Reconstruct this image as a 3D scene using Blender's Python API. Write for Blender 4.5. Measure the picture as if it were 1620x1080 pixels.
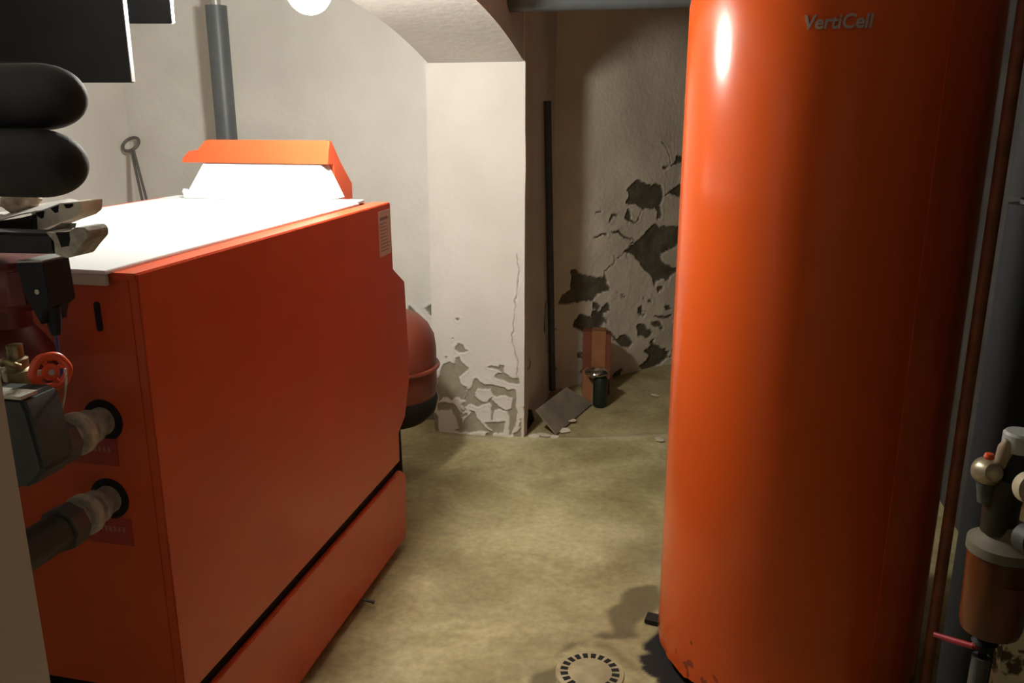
import bpy, bmesh, math, random
import numpy as np
from mathutils import Vector, Matrix, noise
random.seed(4)
S = bpy.context.scene
for o in list(bpy.data.objects): bpy.data.objects.remove(o)
COL = S.collection
# ------------------------------------------------------------------ camera
F = 1350.0; EYE = 1.5
PITCH = math.atan(365/F); YAW = math.atan(320/math.hypot(F, 365))
FW = np.array([-math.sin(YAW)*math.cos(PITCH), math.cos(YAW)*math.cos(PITCH), -math.sin(PITCH)])
RT = np.array([math.cos(YAW), math.sin(YAW), 0.0]); UP = np.cross(RT, FW)
cam = bpy.data.cameras.new('camera'); cam.sensor_width = 36; cam.lens = F/1620*36
cam.clip_start = 0.02; cam.clip_end = 50
co = bpy.data.objects.new('camera', cam); COL.objects.link(co)
co.matrix_world = Matrix(((RT[0], UP[0], -FW[0], 0), (RT[1], UP[1], -FW[1], 0), (RT[2], UP[2], -FW[2], EYE), (0, 0, 0, 1)))
S.camera = co
# ------------------------------------------------------------------ world, exposure
w = bpy.data.worlds.new('world'); S.world = w; w.use_nodes = True
w.node_tree.nodes['Background'].inputs[0].default_value = (0.01, 0.01, 0.012, 1)
w.node_tree.nodes['Background'].inputs[1].default_value = 0.2
S.view_settings.view_transform = 'Standard'; S.view_settings.look = 'None'
S.view_settings.gamma = 1; S.view_settings.use_curve_mapping = False
S.view_settings.exposure = 0.0
LAMP = (-1.045, 2.2, 1.80); LAMP_R = 0.058; LAMP_E = 575.0

# ------------------------------------------------------------------ helpers
def ray(x, y): return FW + RT*(x-810)/F - UP*(y-540)/F
C0 = np.array([0, 0, EYE])
def onz(x, y, z=0): r = ray(x, y); return C0 + r*(z-EYE)/r[2]
def onx(x, y, X): r = ray(x, y); return C0 + r*X/r[0]
def ony(x, y, Y): r = ray(x, y); return C0 + r*Y/r[1]

def mat(name, col, rough=0.6, metal=0.0, var=0.0, scale=6.0, bump=0.0, bscale=60.0, col2=None, spec=0.5, trans=0.0, coat=0.0, detail=6.0, contrast=(0.35, 0.65)):
    m = bpy.data.materials.new(name); m.use_nodes = True
    nt = m.node_tree; b = nt.nodes['Principled BSDF']; L = nt.links
    b.inputs['Base Color'].default_value = (*col, 1); b.inputs['Roughness'].default_value = rough
    b.inputs['Metallic'].default_value = metal; b.inputs['Specular IOR Level'].default_value = spec
    b.inputs['Transmission Weight'].default_value = trans; b.inputs['Coat Weight'].default_value = coat
    if var or col2 or bump:
        tc = nt.nodes.new('ShaderNodeTexCoord')
    if var or col2:
        n = nt.nodes.new('ShaderNodeTexNoise'); n.inputs['Scale'].default_value = scale; n.inputs['Detail'].default_value = detail
        L.new(tc.outputs['Object'], n.inputs['Vector'])
        r = nt.nodes.new('ShaderNodeValToRGB'); r.color_ramp.elements[0].position, r.color_ramp.elements[1].position = contrast
        c2 = col2 or tuple(c*(1-var) for c in col)
        r.color_ramp.elements[0].color = (*c2, 1); r.color_ramp.elements[1].color = (*col, 1)
        L.new(n.outputs['Fac'], r.inputs['Fac']); L.new(r.outputs['Color'], b.inputs['Base Color'])
    if bump:
        n2 = nt.nodes.new('ShaderNodeTexNoise'); n2.inputs['Scale'].default_value = bscale; n2.inputs['Detail'].default_value = 5
        L.new(tc.outputs['Object'], n2.inputs['Vector'])
        bp = nt.nodes.new('ShaderNodeBump'); bp.inputs['Strength'].default_value = bump; bp.inputs['Distance'].default_value = 0.01
        L.new(n2.outputs['Fac'], bp.inputs['Height']); L.new(bp.outputs['Normal'], b.inputs['Normal'])
    return m

def peel_mat(name, paint, paint2, bare, bare2, bump=0.15, rough=0.85, thr=None):
    """painted plaster; the mesh attribute 'peel' (0..1) switches to bare render"""
    m = bpy.data.materials.new(name); m.use_nodes = True
    nt = m.node_tree; N = nt.nodes; L = nt.links; b = N['Principled BSDF']; b.inputs['Roughness'].default_value = rough
    b.inputs['Specular IOR Level'].default_value = 0.2
    tc = N.new('ShaderNodeTexCoord'); at = N.new('ShaderNodeAttribute'); at.attribute_name = 'peel'
    def ramp(scale, a, c, lo=0.35, hi=0.68, det=7):
        n = N.new('ShaderNodeTexNoise'); n.inputs['Scale'].default_value = scale; n.inputs['Detail'].default_value = det
        L.new(tc.outputs['Object'], n.inputs['Vector'])
        r = N.new('ShaderNodeValToRGB'); r.color_ramp.elements[0].position = lo; r.color_ramp.elements[1].position = hi
        r.color_ramp.elements[0].color = (*a, 1); r.color_ramp.elements[1].color = (*c, 1)
        L.new(n.outputs['Fac'], r.inputs['Fac']); return r
    p = ramp(3.2, paint2, paint); q = ramp(14, bare2, bare)
    mx = N.new('ShaderNodeMix'); mx.data_type = 'RGBA'
    L.new(at.outputs['Fac'], mx.inputs['Factor']); L.new(p.outputs['Color'], mx.inputs[6]); L.new(q.outputs['Color'], mx.inputs[7])
    L.new(mx.outputs[2], b.inputs['Base Color'])
    n2 = N.new('ShaderNodeTexNoise'); n2.inputs['Scale'].default_value = 45; n2.inputs['Detail'].default_value = 6
    L.new(tc.outputs['Object'], n2.inputs['Vector'])
    n3 = N.new('ShaderNodeTexNoise'); n3.inputs['Scale'].default_value = 5; n3.inputs['Detail'].default_value = 3
    L.new(tc.outputs['Object'], n3.inputs['Vector'])
    ad = N.new('ShaderNodeMath'); ad.operation = 'MULTIPLY_ADD'; ad.inputs[1].default_value = 3.0
    L.new(n3.outputs['Fac'], ad.inputs[0]); L.new(n2.outputs['Fac'], ad.inputs[2])
    bp = N.new('ShaderNodeBump'); bp.inputs['Strength'].default_value = bump; bp.inputs['Distance'].default_value = 0.012
    L.new(ad.outputs[0], bp.inputs['Height']); L.new(bp.outputs['Normal'], b.inputs['Normal'])
    return m

class MB:
    def __init__(s): s.v = []; s.f = []
    def add(s, vs, fs, M=None):
        k = len(s.v)
        for p in vs:
            p = Vector(p)
            if M is not None: p = M @ p
            s.v.append(tuple(p))
        for f in fs: s.f.append([i+k for i in f])
        return s
    def box(s, a, b, M=None):
        x0, y0, z0 = a; x1, y1, z1 = b
        return s.add([(x0,y0,z0),(x1,y0,z0),(x1,y1,z0),(x0,y1,z0),(x0,y0,z1),(x1,y0,z1),(x1,y1,z1),(x0,y1,z1)],
                     [(0,3,2,1),(4,5,6,7),(0,1,5,4),(1,2,6,5),(2,3,7,6),(3,0,4,7)], M)
    def prism(s, poly, a, b, axis='x', M=None):
        """poly = 2-D outline; extruded from a to b along axis"""
        def P(u, v, t): return {'x': (t, u, v), 'y': (u, t, v), 'z': (u, v, t)}[axis]
        n = len(poly)
        vs = [P(u, v, a) for u, v in poly] + [P(u, v, b) for u, v in poly]
        fs = [list(range(n))[::-1], list(range(n, 2*n))] + [(i, (i+1) % n, n+(i+1) % n, n+i) for i in range(n)]
        return s.add(vs, fs, M)
    def lathe(s, prof, M=None, n=48, closed=False):
        """prof = [(r, z)] around local Z"""
        vs = []; fs = []; m = len(prof)
        for r, z in prof:
            for i in range(n):
                a = 2*math.pi*i/n; vs.append((r*math.cos(a), r*math.sin(a), z))
        for j in range(m-1 if not closed else m):
            k = (j+1) % m
            for i in range(n):
                i2 = (i+1) % n; fs.append((j*n+i, j*n+i2, k*n+i2, k*n+i))
        if not closed:
            if prof[0][0] > 1e-5: fs.append(list(range(n))[::-1])
            if prof[-1][0] > 1e-5: fs.append([(m-1)*n+i for i in range(n)])
        return s.add(vs, fs, M)
    def tube(s, pts, r, n=20, closed=False):
        pts = [Vector(p) for p in pts]; m = len(pts); rs = r if isinstance(r, (list, tuple)) else [r]*m
        vs = []; fs = []; up = None
        for i, p in enumerate(pts):
            if closed: t = pts[(i+1) % m]-pts[i-1]
            else: t = pts[min(i+1, m-1)]-pts[max(i-1, 0)]
            t.normalize()
            if up is None:
                up = Vector((0, 0, 1)) if abs(t.z) < 0.9 else Vector((1, 0, 0))
            a = t.cross(up).normalized(); b = a.cross(t).normalized(); up = b
            for k in range(n):
                an = 2*math.pi*k/n; vs.append(tuple(p+rs[i]*(a*math.cos(an)+b*math.sin(an))))
        for i in range(m if closed else m-1):
            j = (i+1) % m
            for k in range(n):
                k2 = (k+1) % n; fs.append((i*n+k, i*n+k2, j*n+k2, j*n+k))
        if not closed: fs += [list(range(n))[::-1], [(m-1)*n+k for k in range(n)]]
        return s.add(vs, fs)
    def build(s, name, m, parent=None, smooth=35, bevel=0, seg=2):
        me = bpy.data.meshes.new(name); me.from_pydata(s.v, [], s.f); me.update()
        bm = bmesh.new(); bm.from_mesh(me)
        bmesh.ops.remove_doubles(bm, verts=bm.verts, dist=1e-6)
        bmesh.ops.recalc_face_normals(bm, faces=bm.faces)
        if bevel:
            ed = [e for e in bm.edges if len(e.link_faces) == 2 and e.calc_face_angle(0) > 0.5]
            bmesh.ops.bevel(bm, geom=ed, offset=bevel, segments=seg, affect='EDGES', clamp_overlap=True)
        for f in bm.faces: f.smooth = True
        bm.to_mesh(me); bm.free()
        me.set_sharp_from_angle(angle=math.radians(smooth))
        me.materials.append(m)
        o = bpy.data.objects.new(name, me); COL.objects.link(o)
        if parent is not None:
            o.parent = parent; o.matrix_parent_inverse = Matrix.Translation(-parent.location) if parent.type == 'EMPTY' else Matrix()
            if parent.type != 'EMPTY': o.matrix_parent_inverse = Matrix()
        return o

def thing(name, label, cat, loc, group=None):
    o = bpy.data.objects.new(name, None); COL.objects.link(o); o.location = loc; o.empty_display_size = 0.05
    o['label'] = label; o['category'] = cat
    if group: o['group'] = group
    return o
def tag(o, label, cat, group=None):
    o['label'] = label; o['category'] = cat
    if group: o['group'] = group
    return o
def struct(o): o['kind'] = 'structure'; return o
def aim(p, d):
    """matrix placing local Z along d at p"""
    return Matrix.Translation(Vector(p)) @ Vector(d).normalized().to_track_quat('Z', 'Y').to_matrix().to_4x4()
def rounded(pts, r=0.04, n=7):
    """polyline with rounded corners"""
    out = [Vector(pts[0])]
    for i in range(1, len(pts)-1):
        p = Vector(pts[i]); a = (Vector(pts[i-1])-p); b = (Vector(pts[i+1])-p)
        ra = min(r, a.length*.49); rb = min(r, b.length*.49); A = p+a.normalized()*ra; B = p+b.normalized()*rb
        for k in range(n+1):
            t = k/n; out.append(A*(1-t)**2+p*2*t*(1-t)+B*t*t)
    out.append(Vector(pts[-1])); return out

# ---- peeling surface: a fine grid whose painted skin is missing inside given outlines
def sdist(P, poly):
    P = np.asarray(P); poly = np.asarray(poly, float); n = len(poly)
    d = np.full(len(P), 1e9); ins = np.zeros(len(P), bool)
    for i in range(n):
        a = poly[i]; b = poly[(i+1) % n]; e = b-a; w_ = P-a
        t = np.clip((w_@e)/max(e@e, 1e-12), 0, 1); q = w_-t[:, None]*e
        d = np.minimum(d, np.hypot(q[:, 0], q[:, 1]))
        c = (a[1] > P[:, 1]) != (b[1] > P[:, 1])
        with np.errstate(divide='ignore', invalid='ignore'):
            xx = (b[0]-a[0])*(P[:, 1]-a[1])/(b[1]-a[1])+a[0]
        ins ^= c & (P[:, 0] < xx)
    return np.where(ins, -d, d)
def ldist(P, line):
    P = np.asarray(P); d = np.full(len(P), 1e9)
    for a, b in zip(line[:-1], line[1:]):
        a = np.asarray(a, float); b = np.asarray(b, float); e = b-a; w_ = P-a
        t = np.clip((w_@e)/max(e@e, 1e-12), 0, 1); q = w_-t[:, None]*e; d = np.minimum(d, np.hypot(q[:, 0], q[:, 1]))
    return d
def skin(name, m, org, ud, vd, us, vs, polys=(), holes=(), lines=(), depth=0.005, wob=0.008, curl=0.003, extra=None, rim=0.012, wavy=0.0, speck=None):
    """grid over org + u*ud + v*vd; nrm = ud x vd faces the room"""
    org = np.array(org, float); ud = np.array(ud, float); vd = np.array(vd, float); nr = np.cross(ud, vd)
    U, V = np.meshgrid(us, vs); P = np.stack([U.ravel(), V.ravel()], 1)
    Wd = np.array([[noise.fractal(Vector((u*18, v*18, 3.1)), .8, 2.1, 5), noise.fractal(Vector((u*18, v*18, 9.7)), .8, 2.1, 5)] for u, v in P]) if (polys or lines) else np.zeros_like(P)
    Q = P+Wd*wob
    d = np.full(len(P), 1.0)
    for p in polys: d = np.minimum(d, sdist(Q, p))
    for h in holes: d = np.maximum(d, -sdist(Q, h))
    for ln, wd in lines: d = np.minimum(d, ldist(Q, ln)-wd)
    if speck:      # small scattered losses, denser towards the damp floor
        f0, hmax, t0, t1 = speck
        sp_ = np.array([noise.fractal(Vector((u*f0, v*f0*1.3, 5.5)), .9, 2.1, 4) if v < hmax else -9 for u, v in P])
        th = t0+(t1-t0)*np.clip(P[:, 1]/hmax, 0, 1)
        d = np.minimum(d, (th-sp_)*0.03)
    peel = np.clip(0.5-d/0.003, 0, 1)
    off = -depth*peel + curl*np.exp(-((d-0.006)/0.006)**2)*(d > 0)
    if wavy: off += wavy*np.array([noise.noise(Vector((u*3, v*3, 1.7))) for u, v in P])
    nu, nv = len(us), len(vs)
    X = org+P[:, :1]*ud+P[:, 1:]*vd+off[:, None]*nr
    verts = [tuple(p) for p in X]
    faces = [(j*nu+i, j*nu+i+1, (j+1)*nu+i+1, (j+1)*nu+i) for j in range(nv-1) for i in range(nu-1)]
    per = [i for i in range(nu)]+[j*nu+nu-1 for j in range(1, nv)]+[(nv-1)*nu+i for i in range(nu-2, -1, -1)]+[j*nu for j in range(nv-2, 0, -1)]
    k = len(verts); verts += [tuple(np.array(verts[i])-nr*rim) for i in per]
    for a in range(len(per)):
        b = (a+1) % len(per); faces.append((per[b], per[a], k+a, k+b))
    me = bpy.data.meshes.new(name); me.from_pydata(verts, [], faces); me.update()
    at = me.attributes.new('peel', 'FLOAT', 'POINT')
    vals = np.concatenate([peel, np.zeros(len(per))]).astype(np.float32)
    if extra is not None:
        vals[:len(peel)] = np.maximum(vals[:len(peel)], extra(P))
    at.data.foreach_set('value', vals)
    for p in me.polygons: p.use_smooth = True
    me.set_sharp_from_angle(angle=math.radians(60))
    me.materials.append(m)
    o = bpy.data.objects.new(name, me); COL.objects.link(o); return struct(o)

# ------------------------------------------------------------------ materials
M_wall = mat('whitewashed plaster', (0.76, 0.745, 0.69), 0.9, var=0.10, scale=2.5, bump=0.25, bscale=25, spec=0.2)
M_dim = mat('aged plaster', (0.86, 0.82, 0.70), 0.9, var=0.25, scale=3, bump=0.35, bscale=22, spec=0.2)
M_ceil = mat('ceiling plaster', (0.78, 0.74, 0.66), 0.9, var=0.3, scale=2.5, bump=0.3, bscale=20, spec=0.2)
M_pier = peel_mat('flaking white paint', (0.79, 0.765, 0.71), (0.71, 0.69, 0.63), (0.40, 0.37, 0.28), (0.29, 0.265, 0.195))
M_back = peel_mat('flaking grey paint', (0.82, 0.74, 0.60), (0.66, 0.59, 0.47), (0.17, 0.15, 0.105), (0.09, 0.078, 0.052), bump=0.3)
M_side = peel_mat('shade toned plaster', (0.84, 0.74, 0.68), (0.68, 0.59, 0.54), (0.05, 0.045, 0.035), (0.02, 0.018, 0.016), bump=0.3)  # brownish shadow tone of the pier side mixed into the plaster colour
M_orange = mat('orange red enamel', (0.58, 0.082, 0.026), 0.32, var=0.08, scale=5, bump=0.03, bscale=180, spec=0.45)
M_tank = mat('tank orange film', (0.64, 0.094, 0.014), 0.22, var=0.06, scale=3, bump=0.012, bscale=60, spec=0.35)
M_rust = mat('scuffed orange', (0.40, 0.07, 0.02), 0.7, col2=(0.16, 0.03, 0.012), scale=30)
M_lid = mat('pale grey enamel', (0.62, 0.65, 0.66), 0.38, var=0.03, scale=4)
M_lip = mat('lid lip grey', (0.42, 0.40, 0.34), 0.45)
M_black = mat('black insulation foam', (0.018, 0.019, 0.022), 0.75, var=0.35, scale=20, bump=0.15, bscale=70)
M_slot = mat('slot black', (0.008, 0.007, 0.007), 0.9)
M_duct = mat('dark duct jacket', (0.040, 0.043, 0.048), 0.45, var=0.3, scale=8, bump=0.06, bscale=30)
M_edge = mat('bright metal rim', (0.75, 0.75, 0.75), 0.35, metal=0.6)
M_greypipe = mat('grey pipe', (0.10, 0.115, 0.12), 0.45, var=0.15, scale=8)
M_steel = mat('dark steel', (0.085, 0.09, 0.09), 0.5, metal=0.1, var=0.3, scale=30)
M_poker = mat('grey iron rod', (0.17, 0.16, 0.145), 0.5, metal=0.5)
M_cream = mat('cream foam', (0.92, 0.88, 0.76), 0.85, col2=(0.70, 0.62, 0.45), scale=35, bump=0.3, bscale=80, contrast=(0.3, 0.6))
M_paper = mat('white sheet', (0.82, 0.82, 0.78), 0.7)
M_grey = mat('grey mineral wool', (0.52, 0.50, 0.43), 0.95, col2=(0.27, 0.26, 0.20), scale=45, bump=0.5, bscale=120)
M_tan = mat('tan crumpled wadding', (0.50, 0.35, 0.25), 0.9, col2=(0.72, 0.64, 0.52), scale=40, bump=0.5, bscale=50)
M_pump = mat('pump red paint', (0.14, 0.018, 0.018), 0.4, var=0.3, scale=14)
M_plastic = mat('black plastic', (0.010, 0.012, 0.016), 0.6, spec=0.25)
M_brass = mat('tarnished brass', (0.36, 0.30, 0.16), 0.4, metal=0.8, var=0.4, scale=60)
M_hand = mat('red handwheel plastic', (0.62, 0.07, 0.02), 0.35)
M_galv = mat('galvanised fitting', (0.50, 0.47, 0.40), 0.5, metal=0.2, var=0.4, scale=50, bump=0.1, bscale=150)
M_hemp = mat('pale hemp sealing', (0.62, 0.58, 0.46), 0.9, var=0.3, scale=70, bump=0.4, bscale=200)
M_block = mat('green grey casting', (0.035, 0.042, 0.038), 0.6, var=0.4, scale=15)
M_blue = mat('blue cable', (0.02, 0.03, 0.16), 0.4)
M_sticker = mat('red sticker', (0.34, 0.035, 0.03), 0.4)
M_ink = mat('pale sticker print', (0.40, 0.14, 0.12), 0.5)
M_label = mat('data label film', (0.62, 0.50, 0.44), 0.4)
M_labelink = mat('label print', (0.24, 0.17, 0.16), 0.6)
M_vessel = mat('vessel red enamel', (0.17, 0.036, 0.018), 0.5, var=0.1, scale=7)
M_card = mat('brown card', (0.27, 0.235, 0.17), 0.85, var=0.35, scale=8, bump=0.1)
M_carton = mat('orange carton', (0.33, 0.14, 0.05), 0.75, var=0.25, scale=14)
M_carton2 = mat('red brown carton', (0.20, 0.055, 0.025), 0.75, var=0.25, scale=14)
M_chrome = mat('chrome', (0.7, 0.7, 0.68), 0.12, metal=1.0)
M_green = mat('dark green plastic', (0.008, 0.018, 0.014), 0.4)
M_flake = mat('paint flake', (0.75, 0.68, 0.55), 0.8)
M_drain = mat('drain plate', (0.43, 0.37, 0.21), 0.7, col2=(0.30, 0.25, 0.14), scale=18)
M_copper = mat('brown painted pipe', (0.30, 0.095, 0.045), 0.5, var=0.35, scale=25)
M_bowl = mat('amber filter bowl', (0.11, 0.030, 0.006), 0.3, var=0.3, scale=10, spec=0.5)
M_lever = mat('dark red lever', (0.36, 0.02, 0.03), 0.4)
M_cap = mat('grey plastic cap', (0.36, 0.38, 0.36), 0.5)
M_red = mat('orange red knob', (0.75, 0.10, 0.03), 0.4)
M_badge = mat('dull silver lettering', (0.42, 0.35, 0.32), 0.4, metal=0.3)

# ------------------------------------------------------------------ room shell
def poly_px(pts, ox, oy, sc, plane):
    return [plane(ox+x/sc, oy+y/sc) for x, y in pts]
# floor ------------------------------------------------------------
def floor_mat():
    m = bpy.data.materials.new('worn concrete'); m.use_nodes = True
    nt = m.node_tree; N = nt.nodes; L = nt.links; b = N['Principled BSDF']; b.inputs['Roughness'].default_value = 0.75; b.inputs['Specular IOR Level'].default_value = 0.3
    tc = N.new('ShaderNodeTexCoord')
    def nz(s, d=8, off=0, dist=0.0):
        mp = N.new('ShaderNodeMapping'); mp.inputs['Location'].default_value = (off, off, off); L.new(tc.outputs['Object'], mp.inputs['Vector'])
        n = N.new('ShaderNodeTexNoise'); n.inputs['Scale'].default_value = s; n.inputs['Detail'].default_value = d; n.inputs['Roughness'].default_value = .6; n.inputs['Distortion'].default_value = dist
        L.new(mp.outputs['Vector'], n.inputs['Vector']); return n
    def rp(n, cols):
        r = N.new('ShaderNodeValToRGB'); e = r.color_ramp.elements; e[0].position, e[0].color = cols[0][0], (*cols[0][1], 1); e[1].position, e[1].color = cols[-1][0], (*cols[-1][1], 1)
        for p, c in cols[1:-1]: k = e.new(p); k.color = (*c, 1)
        L.new(n.outputs['Fac'], r.inputs['Fac']); return r
    base = rp(nz(3.0, 9, 2, .6), [(0.32, (0.34, 0.285, 0.13)), (0.5, (0.45, 0.395, 0.205)), (0.66, (0.56, 0.50, 0.28))])
    fine = rp(nz(38, 8, 5), [(0.3, (0.80, 0.80, 0.80)), (0.7, (1.12, 1.12, 1.12))])
    blot = rp(nz(1.6, 6, 11, 1.2), [(0.36, (0.74, 0.72, 0.70)), (0.56, (1, 1, 1))])
    mu = N.new('ShaderNodeMix'); mu.data_type = 'RGBA'; mu.blend_type = 'MULTIPLY'; mu.inputs['Factor'].default_value = 1
    L.new(base.outputs['Color'], mu.inputs[6]); L.new(fine.outputs['Color'], mu.inputs[7])
    m2 = N.new('ShaderNodeMix'); m2.data_type = 'RGBA'; m2.blend_type = 'MULTIPLY'; m2.inputs['Factor'].default_value = 1
    L.new(mu.outputs[2], m2.inputs[6]); L.new(blot.outputs['Color'], m2.inputs[7])
    last = m2.outputs[2]
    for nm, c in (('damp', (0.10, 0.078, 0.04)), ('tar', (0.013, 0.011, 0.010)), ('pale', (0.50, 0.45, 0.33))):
        a = N.new('ShaderNodeAttribute'); a.attribute_name = nm
        mm = N.new('ShaderNodeMix'); mm.data_type = 'RGBA'; L.new(a.outputs['Fac'], mm.inputs['Factor'])
        L.new(last, mm.inputs[6]); mm.inputs[7].default_value = (*c, 1); last = mm.outputs[2]
    L.new(last, b.inputs['Base Color'])
    bp = N.new('ShaderNodeBump'); bp.inputs['Strength'].default_value = 0.25; bp.inputs['Distance'].default_value = 0.01
    L.new(nz(22, 8, 3).outputs['Fac'], bp.inputs['Height']); L.new(bp.outputs['Normal'], b.inputs['Normal'])
    return m
def fpoly(pts, ox, oy, sc): return [tuple(onz(ox+x/sc, oy+y/sc)[:2]) for x, y in pts]
xs = np.concatenate([np.linspace(-2.9, -1.25, 12)[:-1], np.arange(-1.25, 0.3, 0.0085), np.linspace(0.3, 1.0, 8)])
ys = np.concatenate([np.linspace(-1.35, 1.7, 12)[:-1], np.arange(1.7, 4.75, 0.0085), np.linspace(4.76, 6.9, 12)])
X, Y = np.meshgrid(xs, ys); FP = np.stack([X.ravel(), Y.ravel()], 1)
W2 = np.array([[noise.fractal(Vector((x*9, y*9, 1.3)), 1, 2, 4), noise.fractal(Vector((x*9, y*9, 7.9)), 1, 2, 4)] if (-1.3 < x < .35 and 1.6 < y < 4.8) else (0, 0) for x, y in FP])
FQ = FP+W2*0.014
# zoom (780,880) scale 4.05
damp_p = [fpoly([(1065,180),(1000,185),(900,200),(830,250),(820,300),(735,350),(740,400),(760,480),(690,470),(640,510),(720,535),(790,520),(860,525),(930,510),(900,450),(930,410),(1000,380),(1065,330),(1100,250)], 780, 880, 4.05),
          fpoly([(400,610),(440,570),(520,540),(550,560),(520,590),(450,600)], 780, 880, 4.05),
          fpoly([(230,790),(250,750),(330,720),(400,690),(440,780),(420,830),(240,830)], 780, 880, 4.05)]
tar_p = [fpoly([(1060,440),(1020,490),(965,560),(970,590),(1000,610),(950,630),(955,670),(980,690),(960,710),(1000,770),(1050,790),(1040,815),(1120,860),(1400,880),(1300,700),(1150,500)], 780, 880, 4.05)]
dd = np.minimum.reduce([sdist(FQ, p) for p in damp_p]); dt = np.minimum.reduce([sdist(FQ, p) for p in tar_p])
damp = np.clip(0.5-dd/0.02, 0, 1)*0.80
ring = np.hypot(FQ[:, 0]+0.245, FQ[:, 1]-2.03)
damp = np.maximum(damp, 0.5*np.exp(-((ring-0.135)/0.022)**2)*np.clip(0.5+W2[:, 0]*1.2, 0, 1))
damp = np.maximum(damp, 0.45*np.clip((0.22-np.hypot(FQ[:, 0]+0.08, FQ[:, 1]-2.72))/0.2, 0, 1))
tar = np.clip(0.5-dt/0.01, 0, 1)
bare_edge = ldist(FQ, [(-0.83, 3.72), (-0.6, 3.74), (-0.3, 3.84), (0.0, 3.95)])
pale = np.clip(1-bare_edge/0.022, 0, 1)*0.55
pale = np.maximum(pale, 0.6*np.clip(1-np.abs(FQ[:, 1]-3.66)/0.05, 0, 1)*(FQ[:, 0] < -0.75)*(FQ[:, 0] > -1.35))
z = np.array([0.004*noise.noise(Vector((x*4, y*4, 0))) if -1.25 < x < .3 and 1.7 < y < 4.7 else 0 for x, y in FP])-0.003
z += 0.006*np.exp(-(bare_edge/0.02)**2) - 0.002*tar
me = bpy.data.meshes.new('floor'); nu, nv = len(xs), len(ys)
me.from_pydata([(x, y, zz) for (x, y), zz in zip(FP, z)], [], [(j*nu+i, j*nu+i+1, (j+1)*nu+i+1, (j+1)*nu+i) for j in range(nv-1) for i in range(nu-1)])
me.update()
for nm, a in (('damp', damp), ('tar', tar), ('pale', pale)):
    me.attributes.new(nm, 'FLOAT', 'POINT').data.foreach_set('value', a.astype(np.float32))
for p in me.polygons: p.use_smooth = True
me.materials.append(floor_mat())
fl = bpy.data.objects.new('floor', me); COL.objects.link(fl); struct(fl)

CEIL = 2.12
struct(MB().box((-2.95, -1.4, CEIL), (1.05, 6.9, CEIL+.1)).build('ceiling', M_ceil))
struct(MB().box((-2.95, -1.4, -0.02), (-2.85, 3.95, CEIL)).build('wall_left', M_wall))
struct(MB().box((-2.95, -1.4, -0.02), (1.05, -1.3, CEIL)).build('wall_front', M_dim))
struct(MB().box((0.97, -1.4, -0.02), (1.05, 6.9, CEIL)).build('wall_right', mat('shade darkened wall', (0.085, 0.08, 0.075), 0.9, var=0.4, scale=3, bump=0.4, bscale=20, spec=0.2)))  # wall colour darkened to cut bounce onto the tank's shaded side
# arched wall between the two bays (yz profile, thickness in x)
arc = [(2.25+1.457*math.cos(t), None) for t in np.linspace(0, math.pi, 41)]
prof = [(-1.3, -0.02), (0.797, -0.02), (0.797, 1.70)]
NA = 40
for i in range(1, NA):
    u = -1+2*i/NA; prof.append((2.252+1.4575*u, 1.70+0.195*(1-abs(u)**2.2)))
prof += [(3.7135, 1.70), (3.7135, -0.02), (4.44, -0.02), (4.44, CEIL), (-1.3, CEIL)]
bm_w = MB()
n = len(prof)
struct(bm_w.prism(prof, -1.225, -0.7975).build('wall_middle', M_wall, smooth=25))
# pier skins
def plane_front(px, py): p = ony(px, py, 3.707); return (p[0]+1.235, p[2])
S1 = 4.694
Z = lambda pts: poly_px(pts, 670, 480, S1, plane_front)
pp = [Z([(120,500),(145,455),(200,440),(235,455),(240,410),(265,405),(290,440),(335,475),(335,495),(290,520),(265,545),(270,600),(320,620),(315,680),(290,715),(250,690),(235,700),(215,725),(190,700),(150,690),(110,730),(100,690),(90,640),(110,600),(105,560),(120,540)]),
      Z([(110,735),(150,730),(220,740),(260,790),(290,870),(300,900),(300,870),(340,830),(350,795),(385,810),(385,850),(420,870),(470,930),(520,960),(400,960),(280,960),(230,940),(265,920),(240,850),(200,785),(120,790),(105,760)]),
      Z([(370,570),(390,565),(440,600),(530,620),(600,635),(680,645),(690,700),(695,820),(690,880),(660,975),(640,980),(630,900),(640,860),(625,800),(600,795),(520,770),(485,740),(440,745),(390,770),(345,755),(300,715),(320,680),(330,645),(360,620)]),
      Z([(470,475),(500,460),(550,475),(560,455),(600,460),(600,520),(640,545),(700,550),(715,590),(690,600),(600,585),(530,555),(540,530),(580,515),(530,490)]),
      Z([(235,320),(255,295),(280,310),(300,335),(325,355),(300,370),(260,370),(240,345)]), Z([(235,112),(270,112),(255,138)]),
      Z([(160,400),(180,395),(175,415)]), Z([(205,250),(225,255),(215,270)]), Z([(460,880),(520,880),(600,885),(590,960),(520,960),(480,920)]),
      Z([(510,760),(560,775),(530,800),(515,860),(505,860)]), Z([(80,800),(110,840),(120,960),(85,960)])]
ph = [Z([(400,630),(500,640),(530,690),(490,710),(470,735),(420,730),(390,700),(370,670)]),
      Z([(545,700),(600,680),(660,700),(655,770),(620,790),(560,760),(505,715),(530,690)])]
crack = [plane_front(*p) for p in ((818, 400), (821, 433), (815, 480), (813, 510), (810, 527), (813, 545), (814, 560), (817, 570), (816, 598))]
us = np.concatenate([[0], np.arange(0.004, 0.441, 0.0034), [0.445]])
vs = np.concatenate([np.arange(-0.01, 0.95, 0.0038), np.linspace(0.96, 1.70, 16)])
skin('wall_pier', M_pier, (-1.235, 3.707, 0), (1, 0, 0), (0, 0, 1), us, vs, pp, ph, [(crack, 0.0012)], depth=0.006, curl=0.0016, wob=0.009, speck=(16, .30, .42, .95))
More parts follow.
